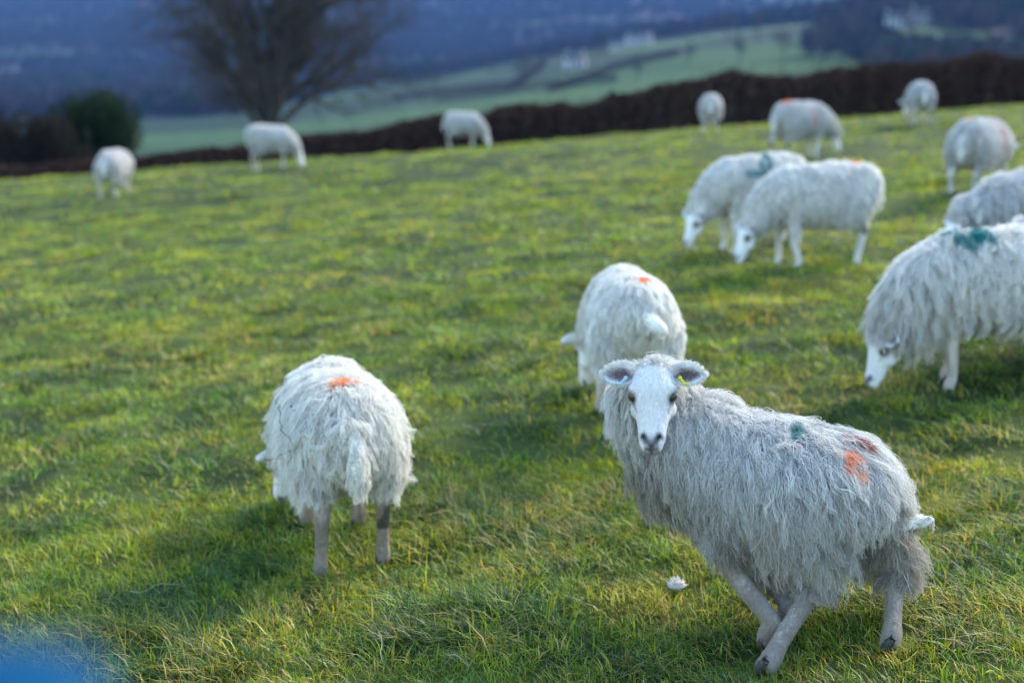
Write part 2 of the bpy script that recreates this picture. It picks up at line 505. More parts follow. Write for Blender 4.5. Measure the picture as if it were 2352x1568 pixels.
    lump = (fbm(V[:, 0] * 7 + V[:, 2] * 5, V[:, 1] * 8 - V[:, 2] * 6 + 3, 3) - .5) * spec.get('lump', .045) * s
    V = V + Nn * (lump * ((kind == 0) | (kind == 1)))[:, None]
    hu = (V - O) @ u / hs; hw = (V - O) @ w / hs; hb = (V - O) @ sd / hs
    wool = np.select([kind == 0, kind == 1, kind == 2, kind == 3, kind == 4, kind == 5],
                     [1.0, np.clip(1.0 - .45 * smooth(.75, 1, tt), 0, 1), .22 * smooth(-.012, -.028, hu) * smooth(-.02, .04, hw) + .55 * smooth(-.02, -.042, hu), .75 * smooth(*spec.get('front_wool', (.24, .36)), z),
                      .95 * smooth(*spec.get('hind_wool', (.235, .33)), z), spec.get('tail_wool', .38)])
    gap = spec.get('gap', .8) * np.exp(-(V[:, 1] / s / spec.get('gap_w', .055)) ** 2) * (V[:, 0] / s < -.16) * smooth(.50, .42, z) * (kind != 5)
    wool = wool * (1 - gap) * (1 - spec.get('belly', .55) * smooth(.35, .85, -Nn[:, 2]) * (kind == 0))
    # colours of the skin
    wc = np.array(spec.get('wool_col', (.80, .77, .70)))
    lc = np.array(spec.get('leg_col', (.50, .44, .37)))
    fcol = np.array(spec.get('face_col', (.82, .80, .78)))
    col = np.tile(wc * .62, (nv, 1))
    legs_ = ((kind == 3) | (kind == 4)) & (wool < .3)
    nz = fbm(V[:, 0] * 22 + 5, V[:, 2] * 14 + V[:, 1] * 20, 3)
    col[legs_] = (lc * (.75 + .5 * nz)[:, None])[legs_]
    dark = smooth(.48, .60, fbm(V[:, 0] * 9 + 31, V[:, 2] * 9 + V[:, 1] * 11, 2)) * ((kind == 4) & (z < .32) & (z > .16)) * .8
    col = col * (1 - dark[:, None]) + np.array([.05, .048, .046]) * dark[:, None]
    col[kind == 2] = fcol
    hm = (kind == 2) & (hu > .0)
    def paint(mask, c, k):
        nonlocal col
        k = (np.clip(k, 0, 1) * mask)[:, None]; col = col * (1 - k) + np.array(c) * k
    dn = (.022, .022, .026)
    flat = np.stack([hu, np.abs(hb), hu * 0], -1)
    nose = np.minimum(seg_dist(flat, (.212, .027, 0), (.236, .012, 0)), seg_dist(flat, (.236, .010, 0), (.247, 0, 0)))
    paint(hm & (hw > -.06), dn, 1.5 - nose / .0095)
    paint(hm & (hw > -.06), (.30, .29, .30), .75 - np.hypot((hu - .232), hb * .8) / .030)
    mouth = seg_dist(flat, (.258, 0, 0), (.250, .022, 0))
    paint(hm, (.06, .05, .055), 1.0 - mouth / .005)
    for q in (-1, 1):
        de = np.linalg.norm(V - hd(.076, .066 * q, .016), axis=1) / hs
        paint(hm, (.07, .06, .065), 1.8 - de / .020)
        dl = seg_dist(V, hd(.095, .064 * q, .012), hd(.125, .052 * q, .012)) / hs
        paint(hm, (.30, .26, .27), .75 - dl / .012)
    paint(kind == 5, wc * .95, np.ones(nv))
    # ears, joined to the same skin
    eV, eF, eC = [], [], []
    ne, me_ = 12, 9
    for q in (-1, 1):
        e = unit(sd * q + w * spec.get('ear_w', .0) - u * spec.get('ear_u', .12)); fr = unit(w - e * (w @ e)); cr = np.cross(e, fr)
        b0 = hd(.012, .050 * q, .022)
        tN = np.linspace(0, 1, ne)[:, None]; jN = np.linspace(-1, 1, me_)[None]
        wid = (.013 + .030 * np.sin(PI * np.clip(tN, 0, 1) ** .85) ** .75) * (1 - smooth(.86, 1.0, tN) * .75)
        cup = .024 * (jN ** 2 - .35) * (1 - .35 * tN)
        for side in (1, -1):
            P = b0 + hs * ((tN * .122)[..., None] * e + (jN * wid)[..., None] * cr + (cup + side * .0035 * (1 - .6 * jN ** 2))[..., None] * fr + (tN ** 2 * -.010)[..., None] * u * -1)
            P = P.reshape(-1, 3)
            i, j = np.meshgrid(np.arange(ne - 1), np.arange(me_ - 1), indexing='ij')
            Fq = np.stack([i * me_ + j, (i + 1) * me_ + j, (i + 1) * me_ + j + 1, i * me_ + j + 1], -1).reshape(-1, 4)
            if side * q < 0: Fq = Fq[:, ::-1]
            inn = np.clip(1.25 - np.hypot((tN - .5) / .42, jN / .72) ** 2.2, 0, 1) * (side > 0)
            spk = .55 + .6 * fbm(P[:, 0] * 120 + 7, P[:, 2] * 120, 2)
            c = fcol * (1 - inn.reshape(-1, 1) * .92) + np.array([.15, .085, .085]) * (inn.reshape(-1) * spk * .92)[:, None]
            eV.append(P); eF.append(Fq); eC.append(c)
    Fp = []
    tri_mode = T
    o = nv; allF = [T]
    for P, Fq in zip(eV, eF):
        allF.append(Fq + o); o += len(P)
    VV = np.vstack([V] + eV); CC = np.vstack([col] + eC)
    bme = mesh_np('body', VV, allF, M_SKIN, col=CC)
    bpy.data.meshes.remove(me)
    bo = link('body', bme, root)
    # ---------------- hair
    P0, P1, P2 = V[T[:, 0]], V[T[:, 1]], V[T[:, 2]]
    area = np.linalg.norm(np.cross(P1 - P0, P2 - P0), axis=1) / 2
    seed = spec.get('seed', 1); rg = np.random.default_rng(seed)
    def sample(wv, n):
        p = area * wv[T].mean(1); p = p / p.sum()
        t = rg.choice(len(T), n, p=p)
        a, b = rg.random(n), rg.random(n); k = a + b > 1; a[k] = 1 - a[k]; b[k] = 1 - b[k]
        B = np.stack([1 - a - b, a, b], -1)
        def at(A): return (A[T[t]] * (B[..., None] if A.ndim > 1 else B)).sum(1)
        nn = at(Nn); nn /= np.linalg.norm(nn, axis=1, keepdims=True)
        return at(V), nn, at
    gdir = np.array([0, 0, -1.])
    def paths(p, n, Ln, comb, lift, K, droop):
        t = np.linspace(0, 1, K)[None, :, None]
        cm = comb - n * (n * comb).sum(1, keepdims=True) * .9
        cm /= np.linalg.norm(cm, axis=1, keepdims=True) + 1e-6
        d = n[:, None] * lift[:, None, None] * (1 - t) ** 1.2 + cm[:, None] * (.4 + .6 * t) + gdir * droop * t
        d /= np.linalg.norm(d, axis=2, keepdims=True)
        d = d * (Ln / (K - 1))[:, None, None]
        return p[:, None] + np.concatenate([np.zeros_like(d[:, :1]), np.cumsum(d[:, :-1], 1)], 1), cm
    def hair(name, wv, n, clump, lenf, combf, lift, K, droop, wave, freq, cf, rad, colf, curl=0):
        ng = max(8, n // clump)
        gp, gn, gat = sample(wv, ng)
        gc = combf(gp) + rg.normal(0, spec.get('mess', .22), (ng, 3))
        gl = lenf(gp, gat) * rg.uniform(.72, 1.25, ng)
        lf = lift * rg.uniform(.6, 1.5, ng)
        GP, cm = paths(gp, gn, gl, gc, lf, K, droop)
        t = np.linspace(0, 1, K)[None, :]
        sv = np.cross(gn, cm)
        ph = rg.random((ng, 1)) * 6.28; fq = freq * rg.uniform(.7, 1.4, (ng, 1)); am = wave * rg.uniform(.3, 1.6, (ng, 1))
        GP = GP + (am * np.sin(fq * 6.28 * t + ph) * t ** .8)[..., None] * sv[:, None] + (am * .6 * np.cos(fq * 5.1 * t + ph) * t)[..., None] * gn[:, None]
        kd = kdtree.KDTree(ng)
        for i in range(ng): kd.insert(gp[i], i)
        kd.balance()
        p, nn, at = sample(wv, n)
        gi = np.array([kd.find(q)[1] for q in p])
        OP, _ = paths(p, nn, lenf(p, at) * rg.uniform(.55, 1.1, n), combf(p) + rg.normal(0, .35, (n, 3)), lift * rg.uniform(.4, 1.8, n), K, droop)
        cfn = cf * rg.uniform(.75, 1.03, (n, 1))
        cfn = cfn * rg.uniform(spec.get('cmin', .5), 1.0, ng)[gi][:, None]
        ct = (cfn * t ** .65)[..., None]
        off = rg.normal(0, spec.get('loose', .008) * s, (n, 1, 3)) * (1 - .55 * t[..., None])
        Q = OP * (1 - ct) + (GP[gi] + off) * ct
        Q = Q + rg.normal(0, 1, (n, 1, 3)) * (wave * .35 * np.sin(freq * 9 * t + rg.random((n, 1)) * 6.28) * t)[..., None]
        hc = bpy.data.hair_curves.new(name)
        hc.add_curves([K] * n)
        hc.attributes['position'].data.foreach_set('vector', Q.astype(np.float32).ravel())
        ra = hc.attributes.get('radius') or hc.attributes.new('radius', 'FLOAT', 'POINT')
        rr_ = rad * rg.uniform(.6, 1.4, (n, 1)) * (1 - .7 * t ** 1.5)
        ra.data.foreach_set('value', rr_.astype(np.float32).ravel())
        cc = np.ones((n, K, 4), np.float32)
        cc[..., :3] = colf(p, at, gi, ng, t)
        if name != 'short_hair':                                   # marker paint lies on the outside of the coat
            for (mp, mr, mc) in spec.get('marks', []):
                d = np.linalg.norm((Q - np.array(mp) * s) / (np.array(mr) * s), axis=2) + 1.25 * (fbm(Q[..., 0] * 30 / s + 3, Q[..., 1] * 30 / s + Q[..., 2] * 22, 2) - .5)
                kk = (smooth(1.0, .72, d) * rg.uniform(.6, 1, (n, 1)))[..., None]
                cc[..., :3] = cc[..., :3] * (1 - kk) + np.array(mc) * kk
        ca = hc.attributes.new('tint', 'FLOAT_COLOR', 'POINT')
        ca.data.foreach_set('color', cc.ravel())
        hc.materials.append(M_WOOL)
        return link(name, hc, root)
    dirt = spec.get('dirt', .45); dcol = np.array(spec.get('dirt_col', (.40, .345, .265)))
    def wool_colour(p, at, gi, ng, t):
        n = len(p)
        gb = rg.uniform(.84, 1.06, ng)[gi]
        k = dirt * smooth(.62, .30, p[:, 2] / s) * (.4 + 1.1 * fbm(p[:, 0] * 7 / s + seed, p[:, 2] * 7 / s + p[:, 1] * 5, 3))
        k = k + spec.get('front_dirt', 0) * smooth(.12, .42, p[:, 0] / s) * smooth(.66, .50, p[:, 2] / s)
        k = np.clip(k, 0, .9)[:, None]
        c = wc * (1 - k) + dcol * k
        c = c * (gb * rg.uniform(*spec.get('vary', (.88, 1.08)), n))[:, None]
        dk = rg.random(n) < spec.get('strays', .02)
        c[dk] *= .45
        c = c[:, None] * (.70 + .36 * t[..., None])  # strands darken towards the root: shade deep in the fleece put into the colour
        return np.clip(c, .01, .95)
    WL = spec.get('wool_len', .085) * s
    bk = spec.get('back', .45)
    def comb(p):
        c = np.tile(gdir, (len(p), 1)); c[:, 0] -= bk
        return c
    flen = lambda p, at: WL * np.clip(at(wool), .12, 1) * (.70 + .6 * fbm(p[:, 0] * 6 / s, p[:, 2] * 6 / s + p[:, 1] * 4, 2))
    nw = spec.get('n', 9000); lk = spec.get('locks', .0)
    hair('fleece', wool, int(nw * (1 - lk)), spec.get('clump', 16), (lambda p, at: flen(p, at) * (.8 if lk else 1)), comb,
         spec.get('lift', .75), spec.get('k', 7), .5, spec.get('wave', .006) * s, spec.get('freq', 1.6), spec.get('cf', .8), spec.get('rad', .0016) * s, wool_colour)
    if lk:
        keep_ = {q: spec.get(q) for q in ('mess', 'cmin', 'loose')}
        spec.update(mess=spec.get('lock_mess', .45), cmin=.70, loose=.0055)
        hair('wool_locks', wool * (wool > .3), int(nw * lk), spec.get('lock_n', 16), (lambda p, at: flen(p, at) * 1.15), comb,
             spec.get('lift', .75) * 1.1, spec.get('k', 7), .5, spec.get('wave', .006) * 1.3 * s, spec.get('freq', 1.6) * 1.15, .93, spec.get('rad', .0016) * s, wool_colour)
        for q, v_ in keep_.items():
            if v_ is None: spec.pop(q)
            else: spec[q] = v_
    short = np.where(wool < .25, 1.0, 0.0) * np.where((kind == 2) & (hu > .215) & (hw > -.05), .25, 1)
    def hcol(p, at, gi, ng, t):
        c = at(col); return np.clip(c[:, None] * (.9 + .2 * rg.random((len(p), 1, 1))) * (1 + 0 * t[..., None]), .01, .9)
    def hcomb(p):
        c = np.tile(gdir * .8, (len(p), 1)); hh = np.linalg.norm(p - O, axis=1) < .30 * s
        c[hh] = u; return c
    if spec.get('fly', 0):
        def fcol_(p, at, gi, ng, t): return np.clip(np.array([.86, .85, .82]) * rg.uniform(.75, 1.05, (len(p), 1, 1)) * (1 + 0 * t[..., None]), 0, .9)
        hair('loose_wool', np.where(wool > .6, wool, 0.0), spec['fly'], 3, lambda p, at: WL * 1.05 * rg.uniform(.7, 1.2, len(p)), comb, spec.get('lift', .6) * 1.25, 14, .45, .0075 * s, 2.6, .55, spec.get('rad', .001) * .85 * s, fcol_)
    if spec.get('short_n', 0):
        hair('short_hair', short, spec['short_n'], 10, lambda p, at: np.where(np.linalg.norm(p - O, axis=1) < .30 * s, .011, .016) * s, hcomb, .14, 4, .2, .0006, 1, .3, .0007 * s, hcol)
    if spec.get('ear_n', 0):
        EV, EC = np.vstack(eV), np.vstack(eC)
        pick = rg.integers(0, len(EV), spec['ear_n'])
        p_ = EV[pick] + rg.normal(0, .0025, (len(pick), 3))
        sgn = np.sign((p_ - O) @ sd)[:, None]
        d_ = sd * sgn * .7 + rg.normal(0, .55, (len(pick), 3)) - u * .1
        d_ /= np.linalg.norm(d_, axis=1, keepdims=True)
        ln_ = rg.uniform(.006, .015, (len(pick), 1)) * s
        Q = p_[:, None] + d_[:, None] * ln_[:, None] * np.linspace(0, 1, 3)[None, :, None]
        hc = bpy.data.hair_curves.new('ear_hair'); hc.add_curves([3] * len(pick))
        hc.attributes['position'].data.foreach_set('vector', Q.astype(np.float32).ravel())
        ra = hc.attributes.get('radius') or hc.attributes.new('radius', 'FLOAT', 'POINT')
        ra.data.foreach_set('value', np.tile(np.array([.0006, .0005, .0002], np.float32), len(pick)))
        cc = np.ones((len(pick), 3, 4), np.float32); cc[..., :3] = EC[pick][:, None] * .9
        hc.attributes.new('tint', 'FLOAT_COLOR', 'POINT').data.foreach_set('color', cc.ravel())
        hc.materials.append(M_WOOL); link('ear_hair', hc, root)
    # ---------------- eyes, hooves, tags
    for q in (-1, 1):
        c = hd(.077, .0615 * q, .018); rE = .0195 * hs
        ev, ef, dirs = ball(c, rE, 20, 14)
        look = unit(sd * q * .72 + w * .62 + u * .05)
        k = dirs @ look; al = dirs @ u
        ec = np.tile(np.array([.035, .022, .014]), (len(ev), 1))
        iris = k > .60; ec[iris] = (.060, .028, .010)
        ec[(k > .70) & (np.abs(al) < .36)] = (.004, .004, .005)
        link('eye', mesh_np('eye', ev, ef, M_EYE, col=ec), root)
    for a, ft in enumerate(feet):
        parts = []
        for q in (-1, 1):
            P = np.array([[ft + np.array([-.006, .011 * q, .040]) * s, ft + np.array([.003, .012 * q, .028]) * s, ft + np.array([.010, .013 * q, .008]) * s, ft + np.array([.013, .013 * q, -.010]) * s, ft + np.array([.013, .013 * q, -.014]) * s]])
            parts.append(tubes(P, np.array([[.012, .0165, .019, .018, .002]]) * s, 9))
        hv, hf, _ = merge(parts)
        link('hoof', mesh_np('hoof', hv, hf, M_HOOF), root)
    for q, mtl in spec.get('tags', []):
        e = unit(sd * q + w * spec.get('ear_w', 0) - u * spec.get('ear_u', .12))
        a0 = hd(.030, .050 * q, .040) + e * .040 * hs; a1 = a0 + (e * .020 + u * .026 + w * .004) * hs; a2 = a1 + (e * .012 - u * .004) * hs
        P = np.array([catmull([a0, (a0 + a1) / 2, a1, a2], 4)])
        rad = np.full((1, P.shape[1]), .0042 * hs); rad[0, :2] = .007 * hs; rad[0, -1] = .001; rad[0, 0] = .001
        tv, tf = tubes(P, rad, 8)
        kv, kf, _ = ball(a0 + w * .003 * hs, np.array([.007] * 3) * hs, 10, 6)
        allv = np.vstack([tv, kv]); alf = [tf] + [q_ + len(tv) for q_ in kf]
        link('ear_tag', mesh_np('ear_tag', allv, alf, mtl), root)
    spec['_V'] = (V * np.array(root.scale)) @ R3.T + np.array([x0, y0, g0]); spec['_N'] = Nn @ R3.T
    return root

ORANGE, TEAL, RED, RUST = (.85, .20, .015), (.0, .20, .20), (.55, .075, .04), (.25, .035, .015)
LEFT_T = [[-.46, 0, .58], [-.52, 0, .53], [-.55, 0, .44], [-.55, 0, .35], [-.545, 0, .31]]

def at_px(px, py): return spot(px, py)

HB = (0.82, 4.35)
hero = dict(at=HB, heading=143, s=.93, seed=3, voxel=.0085, rump_drop=.10, bend=.10, long=.84, wide=.92, locks=.42, lock_n=11,
    label='shaggy grey-white sheep turning its head to look at the viewer, yellow tag in one ear',
    neck=[[.25, 0, .50, .18, .19], [.37, .01, .56, .150, .165], [.435, .05, .66, .12, .125], [.405, .12, .735, .085, .085]],
    head_at=(.376, .150, .790), head_u=(-.30, .52, -.80), head_w=(-.35, .74, .62), head_s=1.04,
    feet=[(1762, 1472), (1800, 1440), (1757, 1532), (2047, 1484)],
    legs={'hockL': (-.26, .15, .215), 'hockR': (-.43, -.11, .24)},
    tail=[[-.36, 0, .39], [-.42, -.03, .385], [-.47, -.07, .38], [-.515, -.11, .382], [-.54, -.135, .385]], tail_r=[.034, .034, .030, .023, .010], tail_wool=.26,
    wool_len=.115, n=92000, clump=9, k=11, wave=.0075, freq=2.4, cf=.95, cmin=.62, loose=.0055, rad=.00095, lift=.60, back=.55, strays=.03, dirt=.75, front_dirt=.6, mess=.30, fly=2600,
    hind_wool=(.13, .21), front_wool=(.17, .28), ear_n=5000, gap=.5, vary=(.66, 1.15), wool_col=(.82, .80, .76), leg_col=(.40, .345, .29), short_n=42000, tags=[(1, M_TAGY), (-1, M_TAGB)], ear_w=-.05, ear_u=.22,
    marks=[((-.35, .07, .64), (.050, .045, .07), ORANGE), ((-.38, .12, .60), (.045, .035, .06), (.80, .40, .26)), ((-.32, -.01, .66), (.055, .022, .2), RUST), ((-.13, .05, .68), (.035, .05, .2), TEAL)])
B = dict(at=at_px(785, 1245), heading=105, s=.96, seed=5, voxel=.011, yaw=24, poll_z=.22, pitch=56, step=.03, gap=.96, gap_w=.075, wide=.94, lx=.92, locks=.42, lock_n=11, lock_mess=.50,
    label='shaggy white sheep grazing with its back turned, orange smudge above its hanging tail',
    wool_len=.105, n=62000, clump=9, k=9, wave=.008, freq=1.8, cf=.93, cmin=.55, loose=.006, fly=900, vary=(.78,1.1), mess=.28, rad=.0011, lift=.55, hind_wool=(.27, .36), wool_col=(.93, .90, .82), leg_col=(.36, .30, .245), short_n=16000,
    tail=[[-.36, 0, .60], [-.46, 0, .57], [-.515, 0, .50], [-.525, 0, .41], [-.52, 0, .37]], tail_r=[.028, .032, .033, .027, .012], tail_wool=.42,
    marks=[((-.20, -.01, .70), (.075, .050, .2), ORANGE), ((-.22, .04, .70), (.05, .03, .2), (.80, .42, .24))], dirt=.2)
C = dict(at=at_px(1445, 965), heading=93, s=1.05, lx=.92, seed=6, voxel=.013, yaw=20, poll_z=.26, pitch=64, step=-.03, gap=.95, gap_w=.075, wide=.84,
    label='smooth-fleeced white sheep grazing behind the turned head, bright orange spot on its rump',
    tail=[[-.36, 0, .58], [-.43, -.02, .565], [-.46, -.05, .545], [-.475, -.085, .525], [-.475, -.10, .515]], tail_r=[.03, .035, .034, .026, .010],
    wool_len=.06, n=20000, k=6, wave=.004, rad=.0017, cf=.6, lift=.45, wool_col=(.93, .90, .83), marks=[((-.22, -.03, .70), (.05, .035, .2), ORANGE)], dirt=.12)
D_ = dict(at=at_px(2300, 872), heading=186, s=1.08, lx=.9, locks=.4, lock_n=14, seed=7, voxel=.013, yaw=4, poll_z=.24, pitch=68, step=.04,
    label='long-haired sheep cut off by the picture edge, teal stripe along its shoulder',
    wool_len=.135, n=26000, clump=18, k=7, wave=.007, rad=.0017, cf=.86, lift=.45, back=.15, wool_col=(.89, .87, .82), dirt=.35,
    marks=[((.30, .12, .68), (.09, .3, .045), TEAL), ((.19, .12, .70), (.07, .3, .045), TEAL), ((-.20, .05, .70), (.07, .06, .2), ORANGE)])
E_ = dict(at=at_px(2395, 655), heading=184, s=1.08, locks=.4, seed=8, voxel=.015, poll_z=.40, pitch=60, wool_len=.11, n=10000, clump=18, rad=.0021, back=.2, wool_col=(.78, .77, .75),
    label='grazing sheep half out of the picture, just above the teal-striped one')
F_ = dict(at=at_px(2485, 800), heading=176, s=1.05, seed=9, voxel=.017, wool_len=.10, n=6000, rad=.0024, wool_col=(.78, .77, .75),
    label='sheep of which only a sliver of back shows at the right picture edge')
G_ = dict(at=at_px(1885, 612), heading=184, s=1.13, lx=.80, seed=10, voxel=.014, yaw=10, poll_z=.28, pitch=62, step=-.05, wool_len=.06, n=12000, k=6, wave=.003, rad=.0021, cf=.6, lift=.42,
    label='white sheep with orange mark on its rump grazing in front of a teal-marked one', wool_col=(.91, .885, .83), back=.2, long=.90,
    tail=[[-.38, 0, .60], [-.44, .0, .56], [-.46, 0, .47], [-.46, 0, .40], [-.455, 0, .37]], tail_r=[.020, .024, .024, .020, .010],
    marks=[((-.26, 0, .70), (.05, .07, .2), ORANGE)], leg_col=(.66, .63, .60), dirt=.12)
H_ = dict(at=at_px(1742, 572), heading=194, s=1.13, lx=.80, seed=11, voxel=.014, yaw=8, poll_z=.28, pitch=62, wool_len=.06, n=12000, k=6, wave=.003, rad=.0021, cf=.6, lift=.42,
    label='white sheep with a jagged teal mark on its side, grazing behind its neighbour', wool_col=(.91, .885, .83), back=.2, leg_col=(.66, .63, .60), dirt=.12,
    marks=[((.07, .16, .62), (.055, .2, .08), TEAL), ((.00, .13, .68), (.040, .2, .09), TEAL), ((.14, .16, .58), (.08, .2, .04), TEAL)])
I_ = dict(at=at_px(1832, 368), heading=24, s=1.09, lx=.78, seed=12, voxel=.017, yaw=-5, poll_z=.32, step=.04, wool_len=.06, n=6000, k=5, rad=.0032, cf=.5, wool_col=(.74, .73, .71),
    label='sheep grazing towards the right, red smudge on its side and orange on its rump', leg_col=(.62, .60, .58),
    marks=[((-.26, 0, .70), (.07, .08, .2), ORANGE), ((.12, -.26, .55), (.045, .2, .12), (.62, .26, .22))])
J_ = dict(at=at_px(2240, 450), heading=50, s=1.07, lx=.84, seed=13, voxel=.016, poll_z=.42, pitch=55, wool_len=.08, n=9000, k=6, rad=.0026, cf=.65, wool_col=(.74, .73, .71),
    label='sheep seen from behind with a broad red band over its shoulders', leg_col=(.60, .58, .56),
    marks=[((.13, -.16, .64), (.055, .25, .24), RED), ((-.22, .03, .70), (.07, .05, .2), (.75, .38, .22))])
def far_at(px, dist): return (ray(px, 300)[0] * dist, dist)
K_ = dict(at=far_at(2110, 23.2), heading=84, s=.97, seed=14, voxel=.018, yaw=20, wool_len=.06, n=5000, k=5, rad=.0036, cf=.5, wool_col=(.66, .66, .66),
    label='distant sheep seen from behind, highest of the flock, against the dark hedge')
L_ = dict(at=far_at(1632, 25.2), heading=80, s=.96, seed=15, voxel=.018, wool_len=.06, n=5000, k=5, rad=.0036, cf=.5, wool_col=(.74, .72, .69),
    label='small distant sheep facing away beside the hedge, with lit right flank')
M_ = dict(at=far_at(1060, 27.6), heading=8, s=1.0, lx=.74, seed=16, voxel=.018, yaw=-6, poll_z=.28, wool_len=.06, n=5000, k=5, rad=.0036, cf=.5, wool_col=(.76, .75, .73),
    label='distant sheep grazing on the brow, its legs hidden by the slope')
N_ = dict(at=far_at(618, 24.0), heading=6, s=1.08, lx=.70, seed=17, voxel=.018, yaw=-4, poll_z=.28, step=-.03, wool_len=.06, n=5500, k=5, rad=.0036, cf=.5, wool_col=(.80, .79, .75), long=.95,
    label='distant white sheep grazing side-on below the big bare tree')
O_ = dict(at=far_at(256, 21.0), heading=82, s=1.0, lx=.8, wide=.78, seed=18, voxel=.018, yaw=15, wool_len=.06, n=5500, k=5, rad=.0034, cf=.5, wool_col=(.78, .76, .73),
    label='distant sheep in front of the dark evergreen bush at the left')
flock = [hero, B, C, D_, E_, F_, G_, H_, I_, J_, K_, L_, M_, N_, O_]
for sp_ in flock: make_sheep(sp_)
# ------------------------------------------------------------------ grass
def scatter_group(name, coll):
    ng = bpy.data.node_groups.new(name, 'GeometryNodeTree')
    ng.interface.new_socket('Geometry', in_out='INPUT', socket_type='NodeSocketGeometry')
    ng.interface.new_socket('Geometry', in_out='OUTPUT', socket_type='NodeSocketGeometry')
    gi, go = ng.nodes.new('NodeGroupInput'), ng.nodes.new('NodeGroupOutput')
    iop = ng.nodes.new('GeometryNodeInstanceOnPoints')
    ci = ng.nodes.new('GeometryNodeCollectionInfo')
    ci.inputs['Collection'].default_value = coll
    ci.inputs['Separate Children'].default_value = True
    ci.inputs['Reset Children'].default_value = True
    def att(n, t):
        a = ng.nodes.new('GeometryNodeInputNamedAttribute'); a.data_type = t; a.inputs['Name'].default_value = n
        return [s for s in a.outputs if s.enabled and s.name == 'Attribute'][0]
    ng.links.new(gi.outputs[0], iop.inputs['Points'])
    ng.links.new(ci.outputs[0], iop.inputs['Instance'])
    iop.inputs['Pick Instance'].default_value = True
    ng.links.new(att('kind_index', 'INT'), iop.inputs['Instance Index'])
    ng.links.new(att('turn', 'FLOAT_VECTOR'), iop.inputs['Rotation'])
    ng.links.new(att('size', 'FLOAT_VECTOR'), iop.inputs['Scale'])
    ng.links.new(iop.outputs[0], go.inputs[0])
    return ng

def scatter(name, P, rot, size, idx, group, kind='stuff', **kw):
    me = bpy.data.meshes.new(name)
    me.vertices.add(len(P)); me.vertices.foreach_set('co', P.astype(np.float32).ravel())
    a = me.attributes.new('turn', 'FLOAT_VECTOR', 'POINT'); a.data.foreach_set('vector', rot.astype(np.float32).ravel())
    a = me.attributes.new('size', 'FLOAT_VECTOR', 'POINT'); a.data.foreach_set('vector', size.astype(np.float32).ravel())
    a = me.attributes.new('kind_index', 'INT', 'POINT'); a.data.foreach_set('value', idx.astype(np.int32))
    o = link(name, me)
    m = o.modifiers.new('scatter', 'NODES'); m.node_group = group
    return tag(o, kind=kind, **kw)

GREEN, LIME, OLIVE, STRAW, DEEP = (.105, .205, .012), (.285, .345, .016), (.285, .265, .024), (.50, .34, .12), (.034, .092, .011)
def turf_blades(n, r0, r1, half, widen, K):
    """n blades of grass grouped in tufts over a stretch of the field"""
    nt_ = n // 22
    r = np.sqrt(rng.uniform(r0 * r0, r1 * r1, nt_)); a = rng.uniform(-half, half, nt_)
    tx, ty = r * np.sin(a), r * np.cos(a)
    tus = fbm(tx / .33 + 40, ty / .33, 3); dry = fbm(tx / 1.3 + 90, ty / 1.3, 3)
    long_ = smooth(.50, .64, tus)
    ti = rng.integers(0, nt_, n)
    ta = rng.random(nt_) * 6.28
    rad = .036 * widen ** .8
    ox = rng.normal(0, rad, n); oy = rng.normal(0, rad, n)
    x, y = tx[ti] + ox, ty[ti] + oy
    z = G(x, y) - .006
    h = (.022 + .026 * rng.random(n) + .042 * long_[ti] * rng.random(n)) * rng.uniform(.5, 1.5, nt_)[ti]
    tall = rng.random(n) < .010; h = np.where(tall, h * 1.7, h)
    # blades fan out of the tuft and are laid over by the wind towards the left
    out = np.stack([ox, oy], -1) / (np.hypot(ox, oy)[:, None] + 1e-6)
    tl = np.stack([np.cos(ta), np.sin(ta)], -1)[ti]
    d = out * .45 + rng.normal(0, .50, (n, 2)) + tl * .75 + np.array([-.40, -.05])
    ln = np.linalg.norm(d, axis=1, keepdims=True); d = d / ln
    lean = np.clip(rng.normal(.85, .5, n), .05, 2.2) * (1 + .5 * long_[ti])
    t = np.linspace(0, 1, K)
    cx = np.stack([x, y, z], -1)[:, None] + np.concatenate([d, np.zeros((n, 1))], 1)[:, None] * ((lean * h)[:, None] * t ** 1.7)[..., None]
    cx[..., 2] += h[:, None] * (t - .26 * np.minimum(lean, 1.9)[:, None] * t ** 2.3)
    fa = rng.random(n) * 6.28
    sv = np.stack([np.cos(fa), np.sin(fa), np.zeros(n)], -1)
    w = .0023 * widen * rng.uniform(.55, 1.45, n)[:, None] * (1 - .93 * t ** 2.0)
    V = np.stack([cx - sv[:, None] * w[..., None], cx + sv[:, None] * w[..., None]], 2).reshape(-1, 3)
    i, k = np.meshgrid(np.arange(n), np.arange(K - 1), indexing='ij'); b = (i * K + k) * 2
    F = np.stack([b, b + 1, b + 3, b + 2], -1).reshape(-1, 4)
    pal = np.array([GREEN, LIME, OLIVE, STRAW, DEEP])
    up = smooth(6, 13, ty)
    pl = np.stack([.40 - .12 * up, .62 * (1 - long_) + .15 + .45 * up, .30 + .25 * smooth(.5, .65, dry) + .12 * up, .035 + .26 * smooth(.55, .67, dry), (.10 + .75 * long_) * (1 - .55 * up)], -1)
    pl = (pl / pl.sum(1, keepdims=True)).cumsum(1)
    ci = (rng.random(n)[:, None] > pl[ti]).sum(1).clip(0, 4)
    c = pal[ci] * rng.uniform(.75, 1.25, (n, 1)) * rng.uniform(.55, 1.38, nt_)[ti][:, None]
    return V, F, np.repeat(c, 2 * K, 0)
v, f_, c = merge([turf_blades(175000, 2.7, 6.0, .60, 1.0, 3), turf_blades(100000, 6.0, 11.0, .52, 1.5, 3), turf_blades(80000, 11.0, 19.0, .48, 2.6, 3), turf_blades(50000, 19.0, 32.0, .46, 4.2, 3)])
